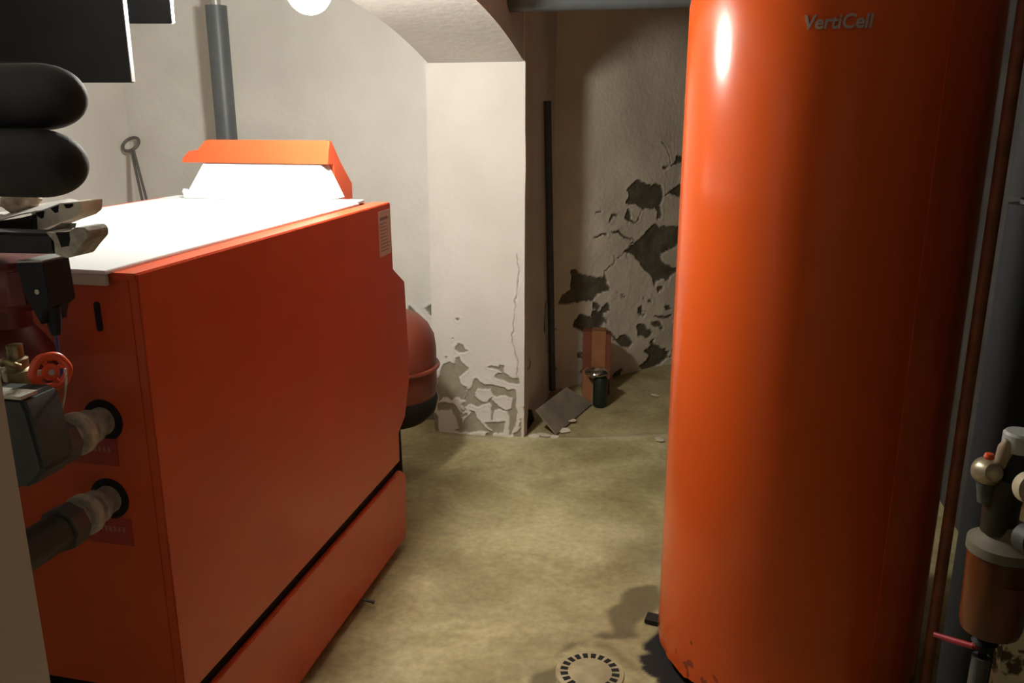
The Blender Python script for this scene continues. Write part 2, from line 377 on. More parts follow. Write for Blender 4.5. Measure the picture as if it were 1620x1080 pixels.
def plane_side(px, py): p = onx(px, py, -0.79); return (p[1]-3.7075, p[2])
sp = [[plane_side(*p) for p in q] for q in ([(837,566),(841,570),(839,582),(834,585)], [(836,645),(842,650),(846,668),(843,695),(833,700),(834,670)], [(862,480),(872,470),(880,500),(884,540),(878,560),(866,555),(860,520)])]
us = np.concatenate([np.arange(0, 0.735, 0.006)]); vs = np.concatenate([np.arange(-0.01, 1.0, 0.006), np.linspace(1.01, CEIL, 24)])
skin('wall_pier_side', M_side, (-0.79, 3.7075, 0), (0, 1, 0), (0, 0, 1), us, vs, sp, depth=0.006, wavy=0.006)
# skewed back wall of the recess
A_ = np.array([-0.795, 4.43]); B_ = np.array([-0.175, 5.117]); U_ = (B_-A_)/np.linalg.norm(B_-A_)
def plane_back(px, py):
    r = ray(px, py); nn = np.array([U_[1], -U_[0]]); k = (nn@A_)/(nn@r[:2]); p = C0+r*k
    return ((p[:2]-A_)@U_, p[2])
K1 = lambda pts: poly_px(pts, 880, 180, 3.857, plane_back)
K2 = lambda pts: poly_px(pts, 830, 400, 4.908, plane_back)
bp_ = [K1([(430,460),(460,440),(490,400),(515,400),(540,425),(600,425),(650,440),(655,520),(640,560),(655,610),(650,640),(625,640),(615,590),(570,580),(540,585),(490,550),(430,550),(440,510)]),
       K1([(635,330),(690,325),(720,300),(740,255),(800,240),(800,290),(730,300),(700,325),(660,350)]),
       K1([(650,490),(710,470),(740,430),(800,410),(800,510),(700,490)]),
       K1([(600,670),(640,690),(700,690),(800,680),(800,780),(800,970),(730,970),(680,1010),(640,1010),(600,1050),(590,990),(540,940),(500,890),(460,850),(420,850),(420,830),(470,810),(490,780),(530,760),(570,710)]),
       K1([(215,750),(260,735),(315,725),(310,740),(240,755)]), K1([(335,720),(380,715),(440,745),(490,775),(420,755)]),
       K1([(320,635),(350,610),(400,600),(370,620),(330,645)]), K1([(235,615),(260,592),(275,605),(255,610)]),
       K1([(425,605),(450,585),(465,600),(460,650),(490,670),(510,640),(520,590),(515,650),(490,680),(450,660),(430,640)]),
       K2([(365,130),(400,120),(420,155),(520,175),(560,200),(620,180),(625,145),(640,200),(660,290),(570,320),(530,380),(250,400),(300,310),(360,290)]),
       K2([(590,410),(640,390),(670,410),(660,450),(600,455)]), K2([(885,420),(920,410),(930,450),(910,480),(885,460)]),
       K2([(970,370),(1000,370),(1000,388),(970,385)]), K2([(1025,270),(1070,255),(1080,290),(1040,310)]),
       K2([(1010,500),(1060,480),(1130,480),(1130,500),(1050,510)]), K2([(720,650),(740,630),(820,660),(840,700),(800,740),(740,730),(720,700)]),
       K2([(870,560),(940,570),(1000,610),(960,660),(880,640)]),
       K2([(930,760),(1000,720),(1100,740),(1120,820),(1040,880),(940,920),(900,880),(960,850),(1000,820)]),
       K2([(430,470),(500,490),(600,580),(640,590),(630,620),(520,610),(450,620),(380,560)]), K2([(540,380),(590,400),(570,450),(540,430)]),
       K2([(1085,400),(1120,395),(1140,440),(1100,445)])]
bh_ = [K1([(645,855),(700,830),(740,800),(800,790),(800,945),(720,940),(650,900)])]
thin = [[plane_back(880+x/3.857, 180+y/3.857) for x, y in q] for q in ([(490,775),(420,840),(300,960)], [(640,160),(680,240),(700,300)])]
us = np.concatenate([np.arange(0, 1.02, 0.0062), np.linspace(1.04, 2.62, 20)]); vs = np.concatenate([np.arange(-0.02, 1.45, 0.0072), np.linspace(1.47, CEIL, 12)])
skin('wall_back_skewed', M_back, (A_[0], A_[1], 0), (U_[0], U_[1], 0), (0, 0, 1), us, vs, bp_, bh_, [(q, 0.002) for q in thin], depth=0.008, curl=0.002, wob=0.014, wavy=0.02, speck=(9, .75, .35, .85))
# back wall of the boiler bay
def plane_bay(px, py): p = ony(px, py, 3.85); return (p[0]+2.86, p[2])
bb = [[plane_bay(*p) for p in q] for q in ([(640,500),(648,482),(655,490),(664,500),(672,512),(664,520),(655,512),(648,520)], [(668,540),(676,520),(690,530),(690,590),(672,570)], [(672,486),(690,478),(690,500),(678,498)], [(660,610),(672,590),(692,600),(692,690),(668,680)])]
M_bay = peel_mat('bay wall paint', (0.76, 0.745, 0.69), (0.68, 0.665, 0.61), (0.26, 0.24, 0.19), (0.17, 0.155, 0.12))
us = np.concatenate([np.linspace(0, 1.35, 20), np.arange(1.36, 1.70, 0.006)]); vs = np.concatenate([np.arange(-0.01, 1.0, 0.006), np.linspace(1.02, CEIL, 14)])
skin('wall_back', M_bay, (-2.86, 3.85, 0), (1, 0, 0), (0, 0, 1), us, vs, bb, depth=0.006)
# short wall stub at the right, nearest the camera
M_stub = mat('olive flaking plaster', (0.80, 0.74, 0.50), 0.9, col2=(0.10, 0.08, 0.05), scale=26, bump=0.6, bscale=30, detail=10, contrast=(0.40, 0.47))
struct(MB().box((0.712, 1.90, -0.02), (0.97, 2.1, 0.98)).build('wall_stub', M_stub))

# ------------------------------------------------------------------ lamp
t = thing('ceiling_lamp', 'bare glowing white globe lamp fixed under the crown of the arch', 'lamp', (LAMP[0], LAMP[1], 1.89))
M_glow = bpy.data.materials.new('lit opal glass'); M_glow.use_nodes = True
nt = M_glow.node_tree; e = nt.nodes.new('ShaderNodeEmission'); e.inputs[0].default_value = (1.0, 0.96, 0.88, 1); e.inputs[1].default_value = LAMP_E
nt.links.new(e.outputs[0], nt.nodes['Material Output'].inputs[0])
r = LAMP_R
MB().lathe([(0, -r)]+[(r*math.sin(a), -r*math.cos(a)) for a in np.linspace(0.15, 2.5, 16)], Matrix.Translation(LAMP), 32).build('globe', M_glow, t)
zt = 1.80+r*0.8
MB().lathe([(r*.62, 0), (r*.66, 0.005), (r*.66, 0.035), (0.035, 0.045), (0.035, 1.892-zt)], Matrix.Translation((LAMP[0], LAMP[1], zt)), 32).build('lamp_holder', mat('white porcelain', (0.8, 0.8, 0.78), 0.3), t)

# ------------------------------------------------------------------ boiler
bx0, bx1, by0, by1, bh = -1.79, -0.986, 1.312, 2.576, 1.219
t = thing('boiler', 'large orange-red floor-standing boiler with a white lid on the left', 'boiler', ((bx0+bx1)/2, (by0+by1)/2, 0.0))
side_prof = [(by0, 0.335), (2.576, 0.335), (2.577, 0.439), (2.643, 0.473), (2.70, 0.60), (2.70, 0.70), (2.682, 0.944), (2.580, 1.005), (2.574, bh), (by0, bh)]
MB().prism(side_prof, bx1-0.02, bx1).build('side_panel', M_orange, t, bevel=0.0025)
MB().prism(side_prof, bx0, bx0+0.02).build('side_panel', M_orange, t, bevel=0.0025)
MB().box((bx0+.021, by0+.003, 0.335), (bx1-.021, by0+.022, bh-.003)).build('rear_panel', M_orange, t, bevel=0.0015)
MB().box((bx0+.021, 2.55, 0.335), (bx1-.021, 2.572, bh-.003)).build('front_panel', M_orange, t, bevel=0.0015)
bur = [(2.573, 0.45), (2.64, 0.485), (2.695, 0.60), (2.695, 0.70), (2.677, 0.935), (2.573, 0.995)]
MB().prism(bur, bx0+.021, bx1-.021).build('burner_hood', M_orange, t, bevel=0.003)
MB().box((bx0+.02, by0+.025, 0.10), (bx1-.014, 2.55, 1.195)).build('inner_casing', M_slot, t)
MB().prism([(by0-.0, 0.035), (2.601, 0.035), (2.619, 0.268), (2.575, 0.300), (by0, 0.302)], bx1-0.012, bx1+0.004).build('plinth_panel', M_orange, t, bevel=0.0025)
MB().prism([(by0-.0, 0.035), (2.601, 0.035), (2.619, 0.268), (2.575, 0.300), (by0, 0.302)], bx0, bx0+.016).build('plinth_panel', M_orange, t, bevel=0.0025)
MB().box((bx0+.016, by0+.004, 0.035), (bx1-.0125, by0+.016, 0.30)).build('plinth_panel', M_orange, t)
MB().box((bx0+.016, 2.585, 0.035), (bx1-.0125, 2.60, 0.27)).build('plinth_panel', M_orange, t)
for x in (bx0+.09, bx1-.10):
    for y in (by0+.12, 2.40):
        MB().lathe([(0.028, 0), (0.028, 0.012), (0.012, 0.016), (0.012, 0.10)], Matrix.Translation((x, y, 0)), 20).build('foot', M_steel, t)
for x0, x1 in ((bx1-0.055, bx1-0.001), (bx0+0.001, bx0+0.055)):      # orange rims along the top
    MB().box((x0, by0-.004, bh-.012), (x1, 2.574, bh+0.001)).build('top_rim', M_orange, t, bevel=0.002)
# lid with folded front lip
lid = MB().prism([(bx0+.057, 1.300), (-1.034, 1.292), (-1.045, 2.47), (bx0+.057, 2.47)], 1.219, 1.2265, 'z').build('lid', M_lid, t, bevel=0.0015)
MB().box((bx0+.06, 1.293, 1.199), (-1.036, 1.300, 1.2185)).build('lid_lip', M_lip, lid)
MB().prism([(bx0+.057, 2.471), (-1.060, 2.471), (-1.066, 2.56), (bx0+.057, 2.56)], 1.2195, 1.2275, 'z').build('lid', M_lid, t, bevel=0.0015)
# slot in the rear panel + cable gland
MB().prism([(-1.078+.006*math.cos(a), 1.136+(.022 if math.sin(a) > 0 else -.022)+.006*math.sin(a)) for a in np.linspace(0, 2*math.pi, 21)[:-1]], by0+.0, by0+.004, 'y').build('slot', M_slot, t)
# control unit: white housing, orange hood
ctrl = MB().add([(-1.655,2.476,1.2275),(-1.164,2.476,1.2275),(-1.148,2.60,1.2275),(-1.655,2.60,1.2275),(-1.63,2.565,1.335),(-1.210,2.565,1.335),(-1.200,2.60,1.335),(-1.63,2.60,1.335)],
                [(0,3,2,1),(4,5,6,7),(0,1,5,4),(1,2,6,5),(2,3,7,6),(3,0,4,7)]).build('control_housing', M_lid, t, bevel=0.003)
MB().box((-1.653, 2.4735, 1.2285), (-1.168, 2.4755, 1.252)).build('housing_flange', M_lid, ctrl)
MB().lathe([(0.010, 0), (0.010, 0.012), (0.006, 0.016)], aim((-1.655, 2.50, 1.245), (-1, 0, 0)), 16).build('hinge_pin', M_lid, ctrl)
hood_prof = [(2.560, 1.3355), (2.583, 1.407), (2.596, 1.405), (2.656, 1.338), (2.742, 1.262), (2.741, 1.212), (2.628, 1.212), (2.602, 1.3355)]
hd = MB().prism(hood_prof, -1.205, -1.185).prism([(2.560, 1.3355), (2.583, 1.407), (2.596, 1.405), (2.656, 1.338), (2.742, 1.262), (2.741, 1.212), (2.628, 1.212), (2.602, 1.3355)], -1.62, -1.206)
# orange visor facing the lid, with its left end stepped down
def yv(zz): return 2.561+0.023*(zz-1.3355)/0.0725
vz = [(-1.705, 1.3355), (-1.700, 1.352), (-1.682, 1.371), (-1.650, 1.376), (-1.628, 1.402), (-1.610, 1.408), (-1.196, 1.408), (-1.199, 1.384), (-1.186, 1.380), (-1.186, 1.3355)]
vv = [(x, yv(zz)-.002, zz) for x, zz in vz]; nv_ = len(vv)
hd.add(vv+[(x, y+.02, zz) for x, y, zz in vv], [list(range(nv_)), list(range(nv_, 2*nv_))[::-1]]+[(i, (i+1) % nv_, nv_+(i+1) % nv_, nv_+i) for i in range(nv_)])
hd.build('control_hood', M_orange, t, smooth=25)
# data label
lb = MB().box((bx1+.0002, 2.468, 1.060), (bx1+.0012, 2.566, 1.200)).build('data_label', M_label, t)
mk = MB().box((bx1+.0013, 2.478, 1.172), (bx1+.0017, 2.545, 1.181))
for k in range(9):
    mk.box((bx1+.0013, 2.476, 1.160-k*.0105), (bx1+.0017, 2.476+.05+.03*random.random(), 1.1625-k*.0105))
mk.build('label_print', M_labelink, lb)
lb['label'] = 'pale data label with faint lines of print'
# stickers below the two connections (rear panel)
for (zx, zz) in ((-1.125, 0.868), (-1.115, 0.700)):
    s_ = MB().box((zx-.05, by0+.001, zz-.028), (zx+.05, by0+.0025, zz+.028)).build('sticker', M_sticker, t)
    k_ = MB().lathe([(0, 0), (0.008, 0), (0.008, .0006), (0, .0006)], aim((zx-.034, by0+.001, zz+.006), (0, -1, 0)), 16)
    for q in range(6): k_.box((zx-.02+q*.010, by0+.0003, zz+.0), (zx-.014+q*.010, by0+.0009, zz+.011))
    k_.build('sticker_print', M_ink, s_)
    s_['label'] = 'small red connection sticker'
# bolt sticking out from beneath the plinth
MB().lathe([(0.0045, 0), (0.0045, 0.055), (0.0065, 0.056), (0.0065, .062)], aim((bx1-.02, 2.20, 0.028), (1, .12, -.18)), 12).build('drain_stub', M_steel, t)
# connection nipples out of the rear panel
for i, (zx, zz) in enumerate(((-1.098, 0.932), (-1.106, 0.770))):
    MB().lathe([(0.0, 0), (0.042, 0), (0.042, .002), (0, .002)], aim((zx, by0+.003, zz), (0, -1, 0)), 32).build('pipe_opening', M_slot, t)
    MB().lathe([(0.024, 0), (0.024, .030), (.029, .032), (.029, .040), (.026, .042), (.026, .058), (.033, .060), (.034, .070), (.033, .082), (.026, .084), (.026, .10)], aim((zx, by0, zz), (0, -1, 0)) @ Matrix.Diagonal((1.15, 1.15, 1, 1)), 28).build('connection_nipple', M_galv, t)
    MB().lathe([(0.0345, 0.061), (0.0352, .064), (.0352, .074), (.0345, .077)], aim((zx, by0, zz), (0, -1, 0)) @ Matrix.Diagonal((1.15, 1.15, 1, 1)), 28, closed=False).build('sealing_ring', M_hemp, t)

# return pipe run below / valve body / pump (left foreground, y 0.85..1.25)
t = thing('heating_pipe', 'dark pipe stub joined to the upper boiler connection', 'pipe', (-1.098, 1.0, 0.80))
MB().tube(rounded([(-1.098, by0-.102, .932), (-1.098, 1.083, .932)], .05), .036, 24).build('pipe_run', M_black, t)
MB().lathe([(0.030, 0), (0.042, 0), (0.042, .03), (0.030, .03)], aim((-1.098, by0-.1015, .932), (0, -1, 0)), 8).build('union_nut', M_steel, t)
t = thing('heating_pipe', 'dark pipe joined to the lower boiler connection', 'pipe', (-1.106, 1.0, 0.70))
MB().tube([(-1.106, by0-.102, .770), (-1.106, 0.92, .770)], .034, 24).build('pipe_run', M_block, t)
MB().lathe([(0.030, 0), (0.042, 0), (0.042, .035), (0.030, .035)], aim((-1.106, by0-.1015, .770), (0, -1, 0)), 8).build('union_nut', M_steel, t)

# positions for the cluster on y = 1.13
def at(px, py, y=1.13): return Vector(ony(px, py, y))
# grey-green casting
t = thing('mixing_valve', 'grey-green mixing valve casting behind the pale wall edge', 'valve', tuple(at(50, 760, 1.04)))
a = at(-60, 622, .97); b = at(74, 775, .97)
MB().prism([(a.x, a.z-.004), (b.x-.02, a.z), (b.x-.012, a.z-.02), (b.x, b.z+.03), (b.x-.03, b.z), (a.x, b.z-.01)], 0.97, 1.04, 'y').build('valve_body', M_block, t, bevel=.006)
MB().box((a.x, .968, a.z-.002), (b.x-.018, 1.0, a.z+.003)).build('flange', M_galv, t)
# pump
t = thing('circulation_pump', 'dark red circulation pump with a black terminal box', 'pump', tuple(at(20, 540, 1.12)))
zt_ = at(40, 408, 1.12).z; xr = at(72, 440, 1.12).x
MB().prism([(xr-.22, 1.05), (xr-.02, 1.05), (xr+.01, 1.08), (xr+.01, 1.15), (xr-.02, 1.18), (xr-.22, 1.18)], zt_-.075, zt_, 'z').build('motor_housing', M_pump, t, bevel=.012, seg=3)
MB().lathe([(.055, 0), (.062, .01), (.062, .05), (.045, .08), (.030, .10), (.030, .16)], Matrix.Translation((xr-.15, 1.20, zt_-.235)), 32).build('volute', M_pump, t)
a = at(56, 410, 1.10); b = at(107, 472, 1.10)
bx_ = MB().prism([(a.x, a.z), (b.x, a.z+.003), (b.x+.002, b.z-.002), (b.x-.012, b.z-.012), (b.x-.018, b.z-.030), (a.x+.030, b.z-.034), (a.x+.008, b.z+.01)], 1.06, 1.115, 'y').build('terminal_box', M_plastic, t, bevel=.003)
MB().prism([(a.x+.002, a.z+.001), (b.x-.002, a.z+.0035), (b.x-.002, a.z+.006), (a.x+.002, a.z+.004)], 1.062, 1.16, 'y').build('box_cover', M_cap, bx_)
MB().lathe([(0, 0), (.004, 0), (.004, .003), (0, .003)], aim((b.x-.016, 1.061, b.z+.018), (0, -1, 0)), 12).build('screw', M_galv, bx_)
g = at(84, 496, 1.085)
MB().lathe([(.012, 0), (.010, .03), (.007, .045)], aim(g+Vector((0, 0, .012)), (0, 0, -1)), 16).build('cable_gland', M_plastic, t)
MB().tube(rounded([g, at(86, 515, 1.085), at(90, 540, 1.09), at(95, 575, 1.10), at(100, 600, 1.10)], .02), .0025, 8).build('power_cable', M_blue, t)
# brass valve + red handwheel
t = thing('brass_valve', 'brass valve with a bright red handwheel', 'valve', tuple(at(35, 620, 1.13)))
c = at(30, 594, 1.07)
MB().lathe([(.014, -.05), (.014, -.028), (.019, -.026), (.019, -.008), (.023, -.004), (.023, .010), (.017, .014), (.017, .028), (.012, .03), (.012, .05)], aim(c, (0, 0, 1)), 12).build('valve_body', M_brass, t, smooth=30)
MB().tube([c+Vector((-.05, .01, .0)), c+Vector((-.01, 0, 0))], .010, 16).build('side_branch', M_brass, t)
MB().tube(rounded([c+Vector((-.016, -.012, .022)), c+Vector((-.004, -.018, .030)), c+Vector((.008, -.018, .024)), c+Vector((.014, -.01, .018))], .01), .0055, 12).build('lever_nut', M_brass, t)
hx = at(80, 588, 1.06); dirn = Vector((0.80, -0.58, 0.10)).normalized()
MB().tube([c, hx-dirn*.006], .0045, 12).build('stem', M_galv, t)
Mh = aim(hx, dirn)
hwl = MB(); NN = 64; ring_ = []
for i in range(NN):
    a_ = 2*math.pi*i/NN; rr = .0245+.0006*math.cos(6*a_); ring_.append(Mh @ Vector((rr*math.cos(a_), rr*math.sin(a_), 0)))
hwl.tube(ring_, .0065, 14, closed=True)
hwl.lathe([(0, -.004), (.011, -.004), (.013, .001), (.011, .005), (0, .006)], Mh, 24)
for k in range(4):
    a_ = k*math.pi/2+.4; hwl.tube([Mh @ Vector((.008*math.cos(a_), .008*math.sin(a_), 0)), Mh @ Vector((.022*math.cos(a_), .022*math.sin(a_), 0))], .0038, 10)
wh = hwl.build('handwheel', M_hand, t); wh['label'] = 'bright red lobed handwheel'
MB().lathe([(0, .006), (.0045, .006), (.0045, .0085), (0, .009)], Mh, 16).build('hub_nut', M_galv, wh)
# tag on wire
t = thing('wire_tag', 'cream paper tag hanging on a thin wire below the red handwheel', 'tag', tuple(at(80, 680, 1.10)))
MB().tube(rounded([at(103, 583, 1.052), at(105, 600, 1.06), at(102, 630, 1.08), at(96, 655, 1.095)], .02), .0016, 8).build('wire', M_hemp, t)
q = [at(76, 650, 1.10), at(82, 656, 1.098), at(92, 654, 1.092), at(98, 644, 1.09), at(99, 655, 1.092), at(92, 668, 1.096), at(80, 680, 1.10), at(70, 688, 1.104), at(69, 678, 1.104), at(75, 664, 1.102)]
tg = MB(); k = len(q); tg.add([tuple(p) for p in q]+[tuple(p+Vector((.0, .002, 0))) for p in q], [list(range(k)), list(range(k, 2*k))[::-1]]+[(i, (i+1) % k, k+(i+1) % k, k+i) for i in range(k)])
tg.build('tag_card', M_paper, t, smooth=20)
MB().lathe([(0, -.006), (.005, -.004), (.006, 0), (.005, .004), (0, .006)], Matrix.Translation(at(85, 645, 1.094)), 14).build('seal', M_galv, t)

# insulation half shells lying over the pump, dark pipework behind
def notched(name, px, Mm, y0, y1, top, nl, label, cat, topmat=None, dark=None):
    pts = [at(*p, y0) for p in px]
    t = thing(name, label, cat, tuple(at(*px[0], (y0+y1)/2)))
    body = MB(); n_ = len(pts)
    front = [tuple(p) for p in pts]; back = [tuple(p+Vector((0, y1-y0, 0))) for p in pts]
    body.add(front+back, [list(range(n_)), list(range(n_, 2*n_))[::-1]]+[(i, (i+1) % n_, n_+(i+1) % n_, n_+i) for i in range(n_)])
    b_ = body.build('foam_shell', Mm, t, smooth=25, bevel=.0012)
    for nn_ in nl:
        ps = [at(*p, y0) for p in nn_]; m_ = len(ps)
        MB().add([tuple(p+Vector((0, -.0012, 0))) for p in ps]+[tuple(p+Vector((0, .004, 0))) for p in ps], [list(range(m_)), list(range(m_, 2*m_))[::-1]]+[(i, (i+1) % m_, m_+(i+1) % m_, m_+i) for i in range(m_)]).build('notch', M_slot, b_)
    return t
R2 = lambda pts: [(x/9.0, 300+y/9.0) for x, y in pts]
t = notched('insulation_shell', R2([(435,310),(640,275),(840,195),(1140,165),(1150,200),(1140,330),(1050,400),(850,468),(520,598),(480,590)]), M_cream, 1.12, 1.17, None,
        [R2([(500,300),(630,285),(625,390),(600,412),(540,375)]), R2([(725,265),(840,215),(830,320),(790,330)]), R2([(905,190),(1040,185),(1045,230),(1000,262),(945,262)])],
        'cream insulation half shell with dark notches, uppermost of the stack', 'insulation')
sh = [at(*p, 1.118) for p in R2([(-60,400),(0,425),(300,340),(620,282),(850,192),(1150,168)])]
s2 = [at(*p, 1.20) for p in R2([(-60,320),(100,310),(500,215),(850,150),(1000,125),(1110,150)])]
ns = len(sh)
MB().add([tuple(p) for p in sh+s2]+[tuple(p-Vector((0, 0, .002))) for p in sh+s2], [(i, i+1, ns+i+1, ns+i) for i in range(ns-1)]+[(2*ns+i+1, 2*ns+i, 3*ns+i, 3*ns+i+1) for i in range(ns-1)]
         + [(i+1, i, 2*ns+i, 2*ns+i+1) for i in range(ns-1)]+[(ns+i, ns+i+1, 3*ns+i+1, 3*ns+i) for i in range(ns-1)]+[(0, ns, 3*ns, 2*ns), (ns-1, 3*ns-1, 4*ns-1, 2*ns-1)][:1]).build('cover_sheet', M_paper, t)
MB().prism([(at(10, 348, 1.11).x-.1, at(10, 350, 1.11).z-.055), (at(52, 367, 1.11).x, at(52, 367, 1.11).z), (at(50, 338, 1.11).x, at(50, 338, 1.11).z-.002), (at(20, 342, 1.11).x, at(20, 345, 1.11).z-.002), (at(-30, 355, 1.11).x-.04, at(-30, 357, 1.11).z-.002)], 1.112, 1.16, 'y').build('inner_pipe_section', M_black, t)
t = notched('insulation_shell', R2([(640,600),(750,620),(990,590),(1060,540),(1200,540),(1245,600),(1250,690),(1130,830),(1040,950),(950,975),(780,920),(760,740)]), M_grey, 1.045, 1.09, None,
        [R2([(795,605),(985,600),(1000,700),(985,800),(880,820),(840,700)])], 'rough grey insulation half shell under the cream one', 'insulation')
MB().prism([(at(10, 372, 1.046).x-.12, at(10, 368, 1.046).z), (at(84, 370, 1.046).x, at(84, 370, 1.046).z), (at(87, 402, 1.046).x, at(86, 402, 1.046).z), (at(10, 404, 1.046).x-.12, at(10, 404, 1.046).z)], 1.046, 1.088, 'y').build('inner_pipe_section', M_black, t, bevel=.004)
MB().add([tuple(at(*p, y)) for y in (1.088, 1.090) for p in R2([(650,590),(880,470),(1090,475),(1075,540),(900,590)])], [(0,1,2,3,4), (9,8,7,6,5)]+[(i, (i+1) % 5, 5+(i+1) % 5, 5+i) for i in range(5)]).build('end_flap', M_grey, t)
# crumpled wadding ball on top
bm = bmesh.new(); bmesh.ops.create_icosphere(bm, subdivisions=4, radius=1)
for v in bm.verts:
    s_ = 1+.28*noise.fractal(v.co*1.9, 1, 2, 4); v.co = Vector((v.co.x*.033, v.co.y*.020, v.co.z*.017))*s_
me = bpy.data.meshes.new('wadding'); bm.to_mesh(me); bm.free()
for p in me.polygons: p.use_smooth = True
me.materials.append(M_tan); o = bpy.data.objects.new('wadding', me); COL.objects.link(o); o.location = at(34, 320, 1.175)
tag(o, 'crumpled tan wadding resting on the cream insulation shell', 'wadding')

# black insulated pipes and duct (upper left)
def ipipe(label, px, py_top, py_bot, y, r_bend=.06):
    zt = at(10, py_top, y).z; zb = at(10, py_bot, y).z; r = (zt-zb)/2; zc = (zt+zb)/2; xe = at(px, (py_top+py_bot)/2, y).x
    t = thing('insulated_pipe', label, 'pipe', (xe-.2, y, zc), )
    path = rounded([(-2.84, y, zc), (xe-r*1.05, y, zc)], .1)
    m_ = MB(); pts = [Vector((-2.84, y, zc)), Vector((-1.2, y, zc)), Vector((xe-r*1.5, y, zc))]
    rs = [r, r, r]
    for k in range(1, 13):
        a_ = k/12*math.pi/2; pts.append(Vector((xe-r*1.5+r*1.5*math.sin(a_), y, zc))); rs.append(max(r*math.cos(a_)**.8, .001))
    m_.tube(pts, rs, 36); m_.build('foam_sleeve', M_black, t)
    return t
ipipe('thick black foam-insulated pipe end, upper of the two rounded ones', 128, 100, 206, 1.03)
ipipe('thick black foam-insulated pipe end, lower of the two rounded ones', 129, 203, 311, 1.00)
def panel(label, px, pyb, y, top, ang):
    p = ony(px, pyb, y); zb = p[2]
    t = thing('hanging_panel', label, 'panel', (p[0]-.3, y, zb))
    Mx = Matrix.Translation((p[0], y, zb)) @ Matrix.Rotation(ang, 4, 'Z')
    MB().box((-.62, -.012, 0), (0, .002, top-zb), Mx).build('sheet', M_duct, t, bevel=.001)
    MB().box((.0003, -.012, 0.002), (.002, .002, top-zb), Mx).build('end_rim', M_edge, t)
    MB().tube([Mx @ Vector((-.50, .010, .04)), Mx @ Vector((-.50, .010, CEIL-zb))], .006, 10).build('hanger_rod', M_steel, t)
    return t
panel('large dark hanging sheet panel at top left above the black pipe ends', 212, 131, 1.46, 1.80, .22)
panel('smaller dark hanging sheet panel ending farther right beside the grey pipe', 275, 38, 1.72, 1.845, .22)

# grey vertical pipe behind the control unit
t = thing('vertical_pipe', 'grey vertical pipe rising behind the boiler control unit', 'pipe', (-2.15, 3.6, 0))
px0 = ony(344, 9, 3.6); px1 = ony(357, 222, 3.6)
MB().lathe([(.046, 0), (.046, px0[2]), (.0, px0[2])], Matrix.Translation(((px0[0]+px1[0])/2, 3.6, 0)), 32).build('outer_pipe', M_greypipe, t)
MB().lathe([(.022, 0), (.022, CEIL-px0[2])], Matrix.Translation(((px0[0]+px1[0])/2, 3.6, px0[2])), 24).build('inner_pipe', mat('zinc pipe', (0.45, 0.45, 0.44), .4, metal=.5), t)
# cleaning poker leaning on the left wall
t = thing('cleaning_poker', 'iron poker with a ring handle leaning against the pale wall', 'poker', (-2.45, 3.1, 0.0))
top = onx(207, 228, -2.79); d_ = onx(228, 314, -2.60)
V0 = Vector(top); D = (Vector(d_)-V0).normalized()
kz = (0.012-V0.z)/D.z; foot = V0+D*kz
side = D.cross(Vector((FW[0], FW[1], FW[2]))).normalized(); rr = .043
ctr = V0
ringp = [ctr+(side*math.cos(a_)*rr-D*math.sin(a_)*rr*.92) for a_ in np.linspace(0, 2*math.pi, 33)[:-1]]
MB().tube(ringp, .0075, 12, closed=True).build('ring_handle', M_poker, t)
MB().tube([ctr+D*rr*.9+side*.006, foot+side*.030], .0065, 12).build('rod', M_poker, t)
MB().tube([ctr+D*rr*.9-side*.006, foot-side*.030], .0065, 12).build('rod', M_poker, t)

# expansion vessel behind the boiler
vx, vy, vr = -1.262, 3.19, .205
t = thing('expansion_vessel', 'red domed expansion vessel standing between boiler and pier', 'vessel', (vx, vy, 0))
pr = [(.14, .345), (.199, .361), (vr, .40), (vr, .475)]
MB().lathe(pr, Matrix.Translation((vx, vy, 0)), 64).build('lower_shell', M_vessel, t)
MB().lathe([(vr, .490), (vr, .56), (.198, .61), (.175, .655), (.14, .69), (.09, .712), (.04, .722), (0, .724)], Matrix.Translation((vx, vy, 0)), 64).build('upper_shell', M_vessel, t)
MB().lathe([(vr-.002, .474), (vr+.012, .476), (vr+.015, .482), (vr+.012, .489), (vr-.002, .491)], Matrix.Translation((vx, vy, 0)), 64, closed=True).build('clamp_ring', M_vessel, t)
MB().lathe([(.03, 0), (.05, .004), (.045, .25), (.16, .252), (.197, .29), (.208, .335), (.20, .36), (.15, .36)], Matrix.Translation((vx, vy, 0)), 48).build('shaded_underside', M_slot, t)  # hidden stand, plus the vessel's underside coloured black for its shade

# ------------------------------------------------------------------ hot water tank
tx, ty, tr = .277, 2.268, .3505
t = thing('hot_water_tank', 'tall cylindrical orange hot water tank on the right', 'water tank', (tx, ty, 0))
jk = MB(); NS = 160; zs = [0.028, 0.045, .07, .12, .3, .8, 1.3, 1.74, 1.762, 1.77]
vs_ = []; fs_ = []
for j, zz in enumerate(zs):
    for i in range(NS):
        a_ = 2*math.pi*i/NS
        r_ = tr if zz < 1.75 else tr-.004*(1+(zz > 1.765)*2)
        z_ = zz
        if zz < .05: z_ = zz+ (.010*noise.noise(Vector((math.cos(a_)*7, math.sin(a_)*7, 2)))+.006*noise.noise(Vector((math.cos(a_)*25, math.sin(a_)*25, 5))))*(1 if j == 0 else .4)
        if zz < .13: r_ += .004*noise.noise(Vector((math.cos(a_)*6, math.sin(a_)*6, zz*30)))*(1 if j < 3 else .5)
        vs_.append((tx+r_*math.cos(a_), ty+r_*math.sin(a_), z_))
for j in range(len(zs)-1):
    for i in range(NS): i2 = (i+1) % NS; fs_.append((j*NS+i, j*NS+i2, (j+1)*NS+i2, (j+1)*NS+i))
fs_.append([(len(zs)-1)*NS+i for i in range(NS)])
